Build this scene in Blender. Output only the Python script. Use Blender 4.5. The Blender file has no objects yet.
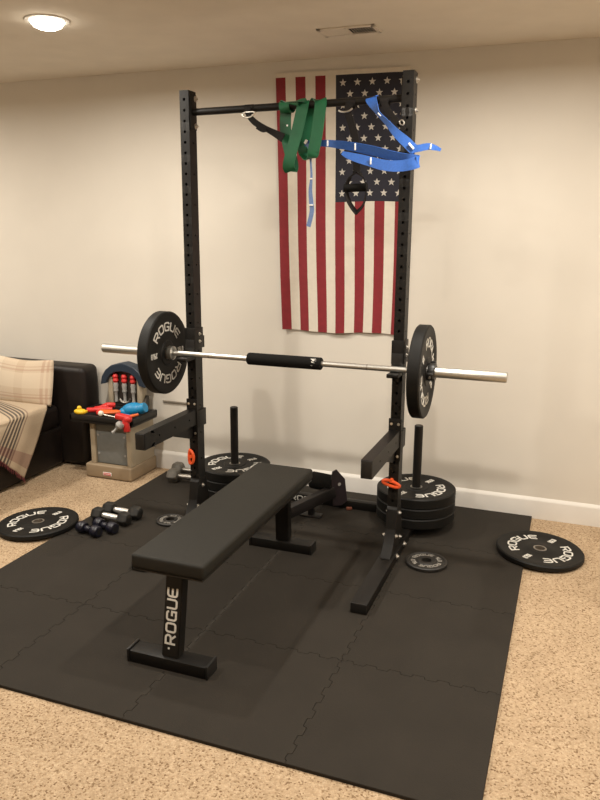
import bpy, bmesh, math, random
from mathutils import Vector, Matrix
random.seed(7)
PI = math.pi
sc = bpy.context.scene
COL = sc.collection

# ------------------------------------------------------------------ materials
def mat(name, col, rough=.6, metal=0., var=0., scale=20., bump=0., bscale=200., spec=.5, sheen=0., coat=0.):
    m = bpy.data.materials.new(name); m.use_nodes = True
    nt = m.node_tree; b = nt.nodes['Principled BSDF']
    b.inputs['Base Color'].default_value = (*col, 1)
    b.inputs['Roughness'].default_value = rough
    b.inputs['Metallic'].default_value = metal
    b.inputs['Specular IOR Level'].default_value = spec
    b.inputs['Sheen Weight'].default_value = sheen
    b.inputs['Coat Weight'].default_value = coat
    tc = nt.nodes.new('ShaderNodeTexCoord')
    if var > 0:
        n = nt.nodes.new('ShaderNodeTexNoise'); n.inputs['Scale'].default_value = scale; n.inputs['Detail'].default_value = 5
        r = nt.nodes.new('ShaderNodeValToRGB')
        r.color_ramp.elements[0].position = .3; r.color_ramp.elements[1].position = .7
        r.color_ramp.elements[0].color = (*[max(0, c*(1-var)) for c in col], 1)
        r.color_ramp.elements[1].color = (*[min(1, c*(1+var)) for c in col], 1)
        nt.links.new(tc.outputs['Object'], n.inputs['Vector'])
        nt.links.new(n.outputs['Fac'], r.inputs['Fac']); nt.links.new(r.outputs['Color'], b.inputs['Base Color'])
    if bump > 0:
        n2 = nt.nodes.new('ShaderNodeTexNoise'); n2.inputs['Scale'].default_value = bscale; n2.inputs['Detail'].default_value = 3
        bp = nt.nodes.new('ShaderNodeBump'); bp.inputs['Strength'].default_value = bump; bp.inputs['Distance'].default_value = .004
        nt.links.new(tc.outputs['Object'], n2.inputs['Vector'])
        nt.links.new(n2.outputs['Fac'], bp.inputs['Height']); nt.links.new(bp.outputs['Normal'], b.inputs['Normal'])
    return m

M = {}
M['wall'] = mat('wall_paint', (.665, .62, .548), .75, var=.02, scale=3, bump=.05, bscale=300, spec=.3)
M['side_wall'] = mat('side_wall_paint', (.66, .59, .50), .8, var=.02, scale=3)
M['ceiling'] = mat('ceiling_paint', (.78, .715, .62), .9, var=.03, scale=6, bump=.08, bscale=150, spec=.2)
M['trim'] = mat('trim_paint', (.70, .665, .615), .45, var=.02, scale=8)
M['foam'] = mat('foam_tile', (.0225, .0182, .0135), .87, var=.10, scale=4, bump=.35, bscale=260, spec=.25)
M['powder'] = mat('black_powder_coat', (.0062, .0052, .0042), .47, var=.15, scale=60, bump=.08, bscale=500, spec=.30)
M['hole'] = mat('hole_dark', (.004, .004, .004), .8)
M['rubber'] = mat('bumper_rubber', (.0045, .004, .0032), .56, var=.2, scale=30, bump=.06, bscale=250, spec=.27)
M['ironplate'] = mat('cast_iron', (.014, .012, .010), .5, var=.3, scale=60, bump=.15, bscale=180)
M['white'] = mat('white_lettering', (.60, .58, .53), .55, var=.1, scale=120)
M['greylet'] = mat('grey_lettering', (.30, .28, .25), .5, var=.25, scale=150)
M['steel'] = mat('bright_steel', (.62, .61, .57), .42, metal=1, var=.05, scale=90, bump=.02, bscale=400)
M['hub'] = mat('hub_steel', (.42, .40, .37), .42, metal=1, var=.1, scale=60)
M['zinc'] = mat('zinc_bolt', (.75, .72, .66), .3, metal=1, var=.1, scale=200)
M['vinyl'] = mat('bench_vinyl', (.0145, .013, .0098), .64, var=.12, scale=40, bump=.22, bscale=420, spec=.25)
M['padfoam'] = mat('bar_pad_foam', (.0045, .004, .0033), .9, var=.15, scale=60, bump=.2, bscale=300, spec=.2)
M['webblack'] = mat('black_webbing', (.009, .007, .006), .75, var=.2, scale=150, bump=.25, bscale=500, spec=.2)
M['green'] = mat('green_latex', (.008, .105, .042), .45, var=.1, scale=18, spec=.5)
M['blue'] = mat('blue_webbing', (.024, .105, .40), .6, var=.12, scale=120, bump=.12, bscale=500)
M['paleblue'] = mat('pale_blue_webbing', (.13, .20, .38), .6, var=.12, scale=120)
M['tagwhite'] = mat('sewn_white_tag', (.78, .78, .76), .6, var=.05, scale=120)
M['orange'] = mat('orange_plastic', (.85, .11, .025), .4, var=.05, scale=60)
M['leather'] = mat('dark_leather', (.009, .006, .0048), .48, var=.25, scale=14, bump=.18, bscale=120, spec=.35)
M['tan'] = mat('tan_plastic', (.40, .335, .24), .5, var=.03, scale=30)
M['tanbase'] = mat('brown_tan_plastic', (.27, .20, .125), .5, var=.03, scale=30)
M['greydoor'] = mat('grey_plastic_door', (.185, .195, .19), .45, var=.06, scale=30)
M['navy'] = mat('navy_plastic', (.016, .028, .046), .5, var=.06, scale=30)
M['blackplastic'] = mat('black_plastic', (.009, .008, .007), .45, var=.08, scale=40)
M['darkpanel'] = mat('dark_panel', (.045, .036, .028), .5, var=.1, scale=30)
M['red'] = mat('red_plastic', (.60, .025, .022), .4, var=.05, scale=30)
M['toyorange'] = mat('toy_orange', (.72, .13, .02), .45, var=.05, scale=30)
M['toyblue'] = mat('toy_blue', (.012, .24, .50), .4, var=.05, scale=30)
M['yellow'] = mat('toy_yellow', (.78, .50, .02), .42, var=.05, scale=30)
M['toygrey'] = mat('toy_grey', (.33, .32, .30), .4, var=.06, scale=50)
M['pearl'] = mat('pearl_plastic', (.75, .70, .60), .35, var=.03, scale=50)
M['navyvinyl'] = mat('navy_dumbbell', (.009, .009, .018), .36, var=.1, scale=60)
M['greyhex'] = mat('grey_hex_rubber', (.105, .095, .078), .55, var=.15, scale=60)
M['blackhex'] = mat('black_hex_rubber', (.014, .013, .011), .45, var=.15, scale=60)
M['chrome'] = mat('chrome_handle', (.80, .79, .76), .3, metal=.65, var=.03, scale=60)
M['silver'] = mat('dull_silver', (.48, .46, .42), .4, metal=1, var=.06, scale=60)
M['frole'] = mat('attachment_black', (.009, .007, .0065), .5, var=.12, scale=60)
M['plum'] = mat('plum_black_plate', (.020, .013, .015), .5, var=.12, scale=60)
M['rust'] = mat('rust_plastic', (.16, .05, .028), .5, var=.1, scale=60)
M['flagred'] = mat('flag_red', (.215, .012, .018), .8, var=.08, scale=40, bump=.1, bscale=500, sheen=.1)
M['flagwhite'] = mat('flag_white', (.66, .60, .51), .8, var=.03, scale=40, bump=.1, bscale=500, sheen=.1)
M['flagblue'] = mat('flag_navy', (.012, .012, .022), .8, var=.1, scale=40, bump=.1, bscale=500, sheen=.1)
M['star'] = mat('flag_star', (.55, .52, .47), .8, var=.05, scale=80)
M['vent'] = mat('vent_enamel', (.74, .675, .585), .6, var=.03, scale=40)
M['strip'] = mat('wall_strip', (.20, .175, .14), .5, var=.05, scale=60)
M['maroon'] = mat('maroon_fringe', (.15, .035, .035), .9, var=.25, scale=120)

def carpet_mat():
    m = bpy.data.materials.new('carpet_pile'); m.use_nodes = True
    nt = m.node_tree; b = nt.nodes['Principled BSDF']; L = nt.links.new
    b.inputs['Roughness'].default_value = .95; b.inputs['Specular IOR Level'].default_value = .1
    tc = nt.nodes.new('ShaderNodeTexCoord')
    n1 = nt.nodes.new('ShaderNodeTexNoise'); n1.inputs['Scale'].default_value = 60; n1.inputs['Detail'].default_value = 5; n1.inputs['Roughness'].default_value = .7
    n2 = nt.nodes.new('ShaderNodeTexNoise'); n2.inputs['Scale'].default_value = 6; n2.inputs['Detail'].default_value = 4
    v = nt.nodes.new('ShaderNodeTexVoronoi'); v.inputs['Scale'].default_value = 165
    for n in (n1, n2, v): L(tc.outputs['Object'], n.inputs['Vector'])
    sp = nt.nodes.new('ShaderNodeSeparateColor'); L(v.outputs['Color'], sp.inputs[0])
    r = nt.nodes.new('ShaderNodeValToRGB'); e = r.color_ramp.elements          # one tuft, one shade
    e[0].position = .0; e[0].color = (.19, .118, .066, 1)
    e[1].position = 1.; e[1].color = (.53, .405, .275, 1)
    x = e.new(.10); x.color = (.285, .198, .118, 1)
    x = e.new(.22); x.color = (.415, .305, .196, 1)
    x = e.new(.7); x.color = (.475, .355, .235, 1)
    L(sp.outputs[0], r.inputs['Fac'])
    def mul(a, src, lo, hi, p0=.3, p1=.7):
        q = nt.nodes.new('ShaderNodeValToRGB'); q.color_ramp.elements[0].position = p0; q.color_ramp.elements[1].position = p1
        q.color_ramp.elements[0].color = (*lo, 1); q.color_ramp.elements[1].color = (*hi, 1); L(src, q.inputs['Fac'])
        mx = nt.nodes.new('ShaderNodeMix'); mx.data_type = 'RGBA'; mx.blend_type = 'MULTIPLY'; mx.inputs['Factor'].default_value = 1
        L(a, mx.inputs['A']); L(q.outputs['Color'], mx.inputs['B']); return mx.outputs['Result']
    c = mul(r.outputs['Color'], n1.outputs['Fac'], (.80, .77, .73), (1.08, 1.08, 1.08))
    c = mul(c, n2.outputs['Fac'], (.92, .91, .90), (1.05, 1.05, 1.05))
    L(c, b.inputs['Base Color'])
    ad = nt.nodes.new('ShaderNodeMath'); ad.operation = 'SUBTRACT'
    L(n1.outputs['Fac'], ad.inputs[0]); L(v.outputs['Distance'], ad.inputs[1])
    bp = nt.nodes.new('ShaderNodeBump'); bp.inputs['Strength'].default_value = .55; bp.inputs['Distance'].default_value = .006
    L(ad.outputs[0], bp.inputs['Height']); L(bp.outputs['Normal'], b.inputs['Normal'])
    return m
M['carpet'] = carpet_mat()

def emit_mat(name, col, s):
    m = bpy.data.materials.new(name); m.use_nodes = True
    b = m.node_tree.nodes['Principled BSDF']
    b.inputs['Base Color'].default_value = (.9, .88, .82, 1)
    b.inputs['Emission Color'].default_value = (*col, 1); b.inputs['Emission Strength'].default_value = s
    return m
M['lens'] = emit_mat('lamp_lens', (1, .90, .74), 14)

def band_mat(name, base, stripes, axis_uv=True, weave=180.):
    """cloth with woven stripes; stripes = list of (uv index 0/1, [(lo, hi, colour)...])"""
    m = bpy.data.materials.new(name); m.use_nodes = True
    nt = m.node_tree; b = nt.nodes['Principled BSDF']; L = nt.links.new
    b.inputs['Roughness'].default_value = .92; b.inputs['Specular IOR Level'].default_value = .15; b.inputs['Sheen Weight'].default_value = .15
    uv = nt.nodes.new('ShaderNodeTexCoord'); sp = nt.nodes.new('ShaderNodeSeparateXYZ'); L(uv.outputs['UV'], sp.inputs[0])
    cur = None
    n = nt.nodes.new('ShaderNodeTexNoise'); n.inputs['Scale'].default_value = weave; n.inputs['Detail'].default_value = 2
    L(uv.outputs['UV'], n.inputs['Vector'])
    rr = nt.nodes.new('ShaderNodeValToRGB')
    rr.color_ramp.elements[0].position = .3; rr.color_ramp.elements[1].position = .7
    rr.color_ramp.elements[0].color = (*[c*.86 for c in base], 1); rr.color_ramp.elements[1].color = (*[min(1, c*1.1) for c in base], 1)
    L(n.outputs['Fac'], rr.inputs['Fac']); cur = rr.outputs['Color']
    for ax, lst in stripes:
        for lo, hi, c, w in lst:
            a = nt.nodes.new('ShaderNodeMath'); a.operation = 'GREATER_THAN'; a.inputs[1].default_value = lo
            d = nt.nodes.new('ShaderNodeMath'); d.operation = 'LESS_THAN'; d.inputs[1].default_value = hi
            mu = nt.nodes.new('ShaderNodeMath'); mu.operation = 'MULTIPLY'
            m2 = nt.nodes.new('ShaderNodeMath'); m2.operation = 'MULTIPLY'; m2.inputs[1].default_value = w
            L(sp.outputs[ax], a.inputs[0]); L(sp.outputs[ax], d.inputs[0]); L(a.outputs[0], mu.inputs[0]); L(d.outputs[0], mu.inputs[1]); L(mu.outputs[0], m2.inputs[0])
            mx = nt.nodes.new('ShaderNodeMix'); mx.data_type = 'RGBA'
            L(m2.outputs[0], mx.inputs['Factor']); L(cur, mx.inputs['A']); mx.inputs['B'].default_value = (*c, 1)
            cur = mx.outputs['Result']
    L(cur, b.inputs['Base Color'])
    bp = nt.nodes.new('ShaderNodeBump'); bp.inputs['Strength'].default_value = .25; bp.inputs['Distance'].default_value = .003
    L(n.outputs['Fac'], bp.inputs['Height']); L(bp.outputs['Normal'], b.inputs['Normal'])
    return m

# ------------------------------------------------------------------ mesh helpers
def BM(): return bmesh.new()
def box(bm, c, s, rot=None, bev=0., seg=2):
    t = bmesh.new(); bmesh.ops.create_cube(t, size=1)
    bmesh.ops.scale(t, vec=s, verts=t.verts)
    if bev > 0: bmesh.ops.bevel(t, geom=t.edges[:], offset=bev, segments=seg, affect='EDGES', profile=.5)
    mtx = Matrix.Translation(c)
    if rot is not None: mtx = mtx @ rot
    merge(bm, t, mtx)
def merge(bm, t, mtx=None):
    if mtx is not None: bmesh.ops.transform(t, matrix=mtx, verts=t.verts)
    me = bpy.data.meshes.new('tmp'); t.to_mesh(me); t.free(); bm.from_mesh(me); bpy.data.meshes.remove(me)
def bx(bm, x0, x1, y0, y1, z0, z1, bev=0., seg=2):
    box(bm, ((x0+x1)/2, (y0+y1)/2, (z0+z1)/2), (x1-x0, y1-y0, z1-z0), None, bev, seg)
def align(d):
    return Vector((0, 0, 1)).rotation_difference(Vector(d).normalized()).to_matrix().to_4x4()
def cyl(bm, p0, p1, r0, r1=None, seg=24, caps=True):
    r1 = r0 if r1 is None else r1
    p0 = Vector(p0); p1 = Vector(p1); t = bmesh.new()
    bmesh.ops.create_cone(t, cap_ends=caps, segments=seg, radius1=r0, radius2=r1, depth=(p1-p0).length)
    merge(bm, t, Matrix.Translation((p0+p1)/2) @ align(p1-p0))
def sphere(bm, c, s, rot=None, u=20, v=12):
    t = bmesh.new(); bmesh.ops.create_uvsphere(t, u_segments=u, v_segments=v, radius=1)
    bmesh.ops.scale(t, vec=s, verts=t.verts)
    mt = Matrix.Translation(c)
    if rot is not None: mt = mt @ rot
    merge(bm, t, mt)
def lathe(bm, prof, seg=64, mtx=None, closed=False):
    """profile of (r, z) revolved about local z"""
    t = bmesh.new(); rings = []
    for r, z in prof:
        if r < 1e-6: rings.append([t.verts.new((0, 0, z))])
        else: rings.append([t.verts.new((r*math.cos(2*PI*k/seg), r*math.sin(2*PI*k/seg), z)) for k in range(seg)])
    pairs = list(zip(rings[:-1], rings[1:]))
    if closed: pairs.append((rings[-1], rings[0]))
    for a, b in pairs:
        for k in range(seg):
            k2 = (k+1) % seg
            if len(a) == 1 and len(b) == 1: continue
            if len(a) == 1: t.faces.new((a[0], b[k2], b[k]))
            elif len(b) == 1: t.faces.new((a[k], a[k2], b[0]))
            else: t.faces.new((a[k], a[k2], b[k2], b[k]))
    bmesh.ops.recalc_face_normals(t, faces=t.faces)
    merge(bm, t, mtx)
def prism(bm, poly, h, mtx=None, bev=0., seg=1):
    """2D polygon extruded 0..h along local z"""
    t = bmesh.new()
    f = t.faces.new([t.verts.new((x, y, 0)) for x, y in poly])
    r = bmesh.ops.extrude_face_region(t, geom=[f])
    bmesh.ops.translate(t, vec=(0, 0, h), verts=[g for g in r['geom'] if isinstance(g, bmesh.types.BMVert)])
    bmesh.ops.recalc_face_normals(t, faces=t.faces)
    if bev > 0: bmesh.ops.bevel(t, geom=t.edges[:], offset=bev, segments=seg, affect='EDGES', profile=.5)
    merge(bm, t, mtx)
def frame(o, ex, ey):
    ex = Vector(ex).normalized(); ey = Vector(ey).normalized(); ez = ex.cross(ey)
    m = Matrix((ex, ey, ez)).transposed().to_4x4(); m.translation = Vector(o); return m
def smooth_path(pts, n=6):
    P = [Vector(p) for p in pts]; out = []
    for i in range(len(P)-1):
        p0 = P[max(0, i-1)]; p1 = P[i]; p2 = P[i+1]; p3 = P[min(len(P)-1, i+2)]
        for k in range(n):
            t = k/n
            out.append(.5*((2*p1) + (p2-p0)*t + (2*p0-5*p1+4*p2-p3)*t*t + (-p0+3*p1-3*p2+p3)*t**3))
    out.append(P[-1]); return out
def tube(bm, pts, r, seg=12, n=6, closed=False):
    P = smooth_path(pts, n) if n > 1 else [Vector(p) for p in pts]
    t = bmesh.new(); rings = []
    up = Vector((.13, .27, .95)); N = len(P)
    for i, p in enumerate(P):
        if closed: d = P[(i+1) % N]-P[i-1]
        else: d = P[min(N-1, i+1)]-P[max(0, i-1)]
        d.normalize(); a = up-d*up.dot(d)
        if a.length < 1e-4: a = Vector((1, 0, 0))
        a.normalize(); b = d.cross(a); up = a
        rr = r(i/(N-1)) if callable(r) else r
        rings.append([t.verts.new(p+a*rr*math.cos(2*PI*k/seg)+b*rr*math.sin(2*PI*k/seg)) for k in range(seg)])
    rg = list(zip(rings[:-1], rings[1:]))
    if closed: rg.append((rings[-1], rings[0]))
    for A, B in rg:
        for k in range(seg): t.faces.new((A[k], A[(k+1) % seg], B[(k+1) % seg], B[k]))
    if not closed: t.faces.new(rings[0]); t.faces.new(rings[-1][::-1])
    bmesh.ops.recalc_face_normals(t, faces=t.faces)
    merge(bm, t)
def ribbon(bm, pts, w, th=.0022, n=6, wd=None):
    """flat strap: pts are positions, w a width or a list of widths, wd a list of width directions"""
    N = len(pts)
    W = w if isinstance(w, (list, tuple)) else [w]*N
    if wd is None: wd = [None]*N
    D = []
    P0 = [Vector(p) for p in pts]
    for i in range(N):
        if wd[i] is not None: D.append(Vector(wd[i]).normalized()); continue
        d = P0[min(N-1, i+1)]-P0[max(0, i-1)]; d.normalize()
        nrm = Vector((0, -1, 0)); a = nrm.cross(d)
        D.append(a.normalized() if a.length > 1e-3 else Vector((1, 0, 0)))
    P = smooth_path(pts, n); DD = smooth_path(D, n); WW = smooth_path([(x, 0, 0) for x in W], n)
    t = bmesh.new(); rings = []
    for i, p in enumerate(P):
        d = P[min(len(P)-1, i+1)]-P[max(0, i-1)]; d.normalize()
        a = DD[i]-d*DD[i].dot(d)
        a = a.normalized() if a.length > 1e-5 else Vector((1, 0, 0))
        nn = d.cross(a); h = WW[i].x/2
        rings.append([t.verts.new(p+a*h+nn*th/2), t.verts.new(p-a*h+nn*th/2), t.verts.new(p-a*h-nn*th/2), t.verts.new(p+a*h-nn*th/2)])
    for A, B in zip(rings[:-1], rings[1:]):
        for k in range(4): t.faces.new((A[k], A[(k+1) % 4], B[(k+1) % 4], B[k]))
    t.faces.new(rings[0]); t.faces.new(rings[-1][::-1])
    bmesh.ops.recalc_face_normals(t, faces=t.faces)
    merge(bm, t)

def link(name, bm, m, parent=None, origin=None, ang=35, extra=()):
    me = bpy.data.meshes.new(name)
    off = Vector(parent.location) if (parent is not None and parent.get('_w', 1)) else Vector((0, 0, 0))
    if parent is not None and parent.parent is not None: off = Vector(parent.parent.location)+Vector(parent.location)
    if parent is not None and parent.get('_local', 0): off = Vector((0, 0, 0))
    if parent is None and origin is not None: off = Vector(origin)
    bmesh.ops.translate(bm, vec=-off, verts=bm.verts)
    bm.to_mesh(me); bm.free()
    me.materials.append(m)
    for e in extra: me.materials.append(e)
    for p in me.polygons: p.use_smooth = True
    me.set_sharp_from_angle(angle=math.radians(ang))
    o = bpy.data.objects.new(name, me); COL.objects.link(o)
    if parent is not None: o.parent = parent
    elif origin is not None: o.location = origin
    return o
def tag(o, label, cat, group=None):
    o['label'] = label; o['category'] = cat
    if group: o['group'] = group
    return o
def thing(name, label, cat, loc, group=None):
    o = bpy.data.objects.new(name, None); COL.objects.link(o); o.location = loc
    o.empty_display_size = .05
    return tag(o, label, cat, group)
def struct(name, bm, m):
    o = link(name, bm, m); o['kind'] = 'structure'; return o
def dup(root, label, loc=None, rot=None, group=None):
    r = root.copy(); COL.objects.link(r); r['label'] = label
    if loc is not None: r.location = loc
    if rot is not None: r.rotation_euler = rot
    if group: r['group'] = group
    for ch in list(root.children):
        c = ch.copy(); COL.objects.link(c); c.parent = r
        for g in list(ch.children):
            d = g.copy(); COL.objects.link(d); d.parent = c
    return r

# ------------------------------------------------------------------ lettering (stroked outlines)
def arc(cx, cy, rx, ry, a0, a1, n=5):
    return [(cx+rx*math.cos(math.radians(a0+(a1-a0)*k/n)), cy+ry*math.sin(math.radians(a0+(a1-a0)*k/n))) for k in range(n+1)]
def rr(W, c=.24):
    return arc(W-c, 1-c, c, c, 0, 90) + arc(c, 1-c, c, c, 90, 180) + arc(c, c, c, c, 180, 270) + arc(W-c, c, c, c, 270, 360)
W_ = .92
GL = {
 'R': [[(0, -.07), (0, 1)] + [(.4, 1)] + arc(W_-.27, .72, .27, .28, 90, -90) + [(.0, .44)], [(.45, .44), (W_+.02, -.07)]],
 'O': [rr(W_)+[(W_, .76)]],
 'G': [[(W_, .80)] + arc(W_-.24, .76, .24, .24, 30, 90) + arc(.24, .76, .24, .24, 90, 180) + arc(.24, .24, .24, .24, 180, 270) + [(W_, 0), (W_, .46), (.45, .46)]],
 'U': [[(0, 1.07)] + arc(.24, .24, .24, .24, 180, 270) + arc(W_-.24, .24, .24, .24, 270, 360) + [(W_, 1.07)]],
 'E': [[(W_, 1)] + arc(.26, .74, .26, .26, 90, 180) + arc(.26, .26, .26, .26, 180, 270) + [(W_, 0)], [(.05, .5), (W_-.08, .5)]],
 '2': [[(0, .75)] + arc(.3, .7, .3, .3, 170, -30) + [(0, 0), (.62, 0)]],
 '5': [[(.6, 1), (.06, 1), (.02, .58), (.3, .62)] + arc(.32, .31, .28, .31, 80, -150)],
 '1': [[(.1, .8), (.3, 1), (.3, -.07)]],
 '0': [rr(.6, .28)+[(.6, .72)]],
 'L': [[(0, 1.07), (0, 0), (.55, 0)]],
 'B': [[(0, 0), (0, 1), (.35, 1)] + arc(.33, .76, .25, .24, 90, -90) + [(0, .52)], [(0, .52), (.33, .52)] + arc(.35, .26, .26, .26, 90, -90) + [(0, 0)]],
}
ADV = {'R': 1.28, 'O': 1.28, 'G': 1.28, 'U': 1.28, 'E': 1.25, '2': .95, '5': .95, '1': .75, '0': .95, 'L': .85, 'B': .95, ' ': .5}
def text_width(s): return sum(ADV[c] for c in s)-.35
def write(bm, s, fn, sw=.19, h=.0012, both=True):
    """fn maps (x, y, lift) in cap-height units to 3D"""
    x0 = -text_width(s)/2
    for c in s:
        if c != ' ':
            for line in GL[c]:
                P = [Vector((x0+x, y)) for x, y in line]
                Q = [P[0]]
                for a, b in zip(P[:-1], P[1:]):
                    k = max(1, int((b-a).length/.16))
                    for j in range(1, k+1): Q.append(a+(b-a)*j/k)
                Q2 = [Q[0]]
                for q in Q[1:]:
                    if (q-Q2[-1]).length > 1e-4: Q2.append(q)
                Q = Q2; t = bmesh.new(); L = []
                closed = (Q[0]-Q[-1]).length < 1e-3
                for i, q in enumerate(Q):
                    if closed and i in (0, len(Q)-1): d1 = (Q[-1]-Q[-2]).normalized(); d2 = (Q[1]-Q[0]).normalized()
                    else:
                        d1 = (Q[i]-Q[i-1]).normalized() if i > 0 else (Q[1]-Q[0]).normalized()
                        d2 = (Q[i+1]-Q[i]).normalized() if i < len(Q)-1 else d1
                    n1 = Vector((-d1.y, d1.x)); n2 = Vector((-d2.y, d2.x)); n = n1+n2
                    n = n.normalized() if n.length > 1e-4 else n1
                    k = sw/2/max(.5, n.dot(n1))
                    a = q+n*k; b = q-n*k
                    L.append([t.verts.new(fn(a.x, a.y, h)), t.verts.new(fn(b.x, b.y, h)), t.verts.new(fn(b.x, b.y, 0)), t.verts.new(fn(a.x, a.y, 0))])
                for A, B in zip(L[:-1], L[1:]):
                    for k in (0, 1, 3): t.faces.new((A[k], B[k], B[(k+1) % 4], A[(k+1) % 4]))
                for e in (L[0], L[-1]):
                    try: t.faces.new(e)
                    except ValueError: pass
                bmesh.ops.recalc_face_normals(t, faces=t.faces)
                merge(bm, t)
        x0 += ADV[c]

# ------------------------------------------------------------------ room
H = 2.626; MT = .013
XL, XR, YF = -4.35, 4.1, -6.4
b = BM(); bx(b, XL-.1, XR+.1, YF-.1, .1, -.1, 0); struct('floor', b, M['carpet'])
b = BM(); bx(b, XL-.1, XR+.1, YF-.1, .1, H, H+.1); struct('ceiling', b, M['ceiling'])
b = BM(); bx(b, XL-.1, XR+.1, 0, .1, 0, H); struct('wall_back', b, M['wall'])
b = BM(); bx(b, XL-.1, XL, YF, 0, 0, H); struct('wall_left', b, M['side_wall'])
b = BM(); bx(b, XR, XR+.1, YF, 0, 0, H); struct('wall_right', b, M['side_wall'])
b = BM(); bx(b, XL-.1, XR+.1, YF-.1, YF, 0, H); struct('wall_front', b, M['side_wall'])
def baseboard(name, p0, p1, nrm):
    prof = [(0, 0), (.014, 0), (.014, .106), (.0125, .112), (.009, .118), (.004, .126), (.002, .129), (0, .129)]
    p0 = Vector(p0); p1 = Vector(p1); b = BM()
    prism(b, prof, (p1-p0).length, frame(p0, nrm, (0, 0, 1)) if Vector(nrm).cross(Vector((0, 0, 1))).dot(p1-p0) > 0 else frame(p1, nrm, (0, 0, 1)))
    struct(name, b, M['trim'])
baseboard('baseboard_back', (XL, 0, 0), (XR, 0, 0), (0, -1, 0))
baseboard('baseboard_left', (XL, 0, 0), (XL, YF, 0), (1, 0, 0))
baseboard('baseboard_right', (XR, 0, 0), (XR, YF, 0), (-1, 0, 0))
b = BM(); bx(b, -1.346, -1.145, -.012, 0, .483, .497, .003); s = struct('trim_1', b, M['strip'])

# ceiling register
v = thing('ceiling_vent', 'small rectangular louvred air vent in the ceiling above the flag', 'vent', (.12, -.54, H))
b = BM(); x0, x1, y0, y1 = -.025, .272, -.620, -.470
for a in ((x0, x1, y0, y0+.022), (x0, x1, y1-.022, y1), (x0, x0+.022, y0, y1), (x1-.022, x1, y0, y1), (.119, .128, y0, y1)):
    bx(b, *a, H-.008, H, .002)
link('vent_frame', b, M['vent'], v)
b = BM(); bx(b, x0+.02, x1-.02, y0+.02, y1-.02, H-.0012, H-.0004); link('duct_opening', b, M['hole'], v)
for k in range(18):
    b = BM(); xx = x0+.03+k*(.237/17)
    box(b, (xx, -.545, H-.006), (.0150, .108, .0012), Matrix.Rotation(math.radians(-24 if k < 9 else 48), 4, 'Y'))
    link('slat', b, M['vent'], v)

# recessed ceiling lights (the far left one is in the picture, the rest continue the same grid)
def recessed(x, y, label):
    t = thing('recessed_light', label, 'ceiling light', (x, y, H), 'recessed ceiling lights')
    b = BM(); lathe(b, [(.079, 0), (.079, -.004), (.083, -.007), (.102, -.005), (.106, 0)], 48, Matrix.Translation((x, y, H)))
    link('trim_ring', b, M['trim'], t)
    b = BM(); lathe(b, [(.078, -.002), (.076, -.014), (.066, -.028), (.045, -.038), (.02, -.043), (0, -.044)], 48, Matrix.Translation((x, y, H))); link('lens', b, M['lens'], t)
    ld = bpy.data.lights.new('recessed_lamp', 'AREA'); ld.shape = 'DISK'; ld.size = .12; ld.energy = LP
    ld.color = (1, .935, .83); ld.spread = math.radians(SPREAD)
    lo = bpy.data.objects.new('recessed_lamp', ld); COL.objects.link(lo); lo.parent = t; lo.location = (0, 0, -.050)
LP = 27; SPREAD = 174
for x, cn in ((-3.31, 'above the sofa'), (-1.177, 'left of the squat rack'), (.95, 'right of the squat rack'), (3.08, 'far right of the room')):
    for y, rn in ((-1.189, 'row nearest the flag wall'), (-2.75, 'second row from flag wall')):
        recessed(x, y, 'round recessed ceiling light %s, %s' % (cn, rn))

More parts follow.
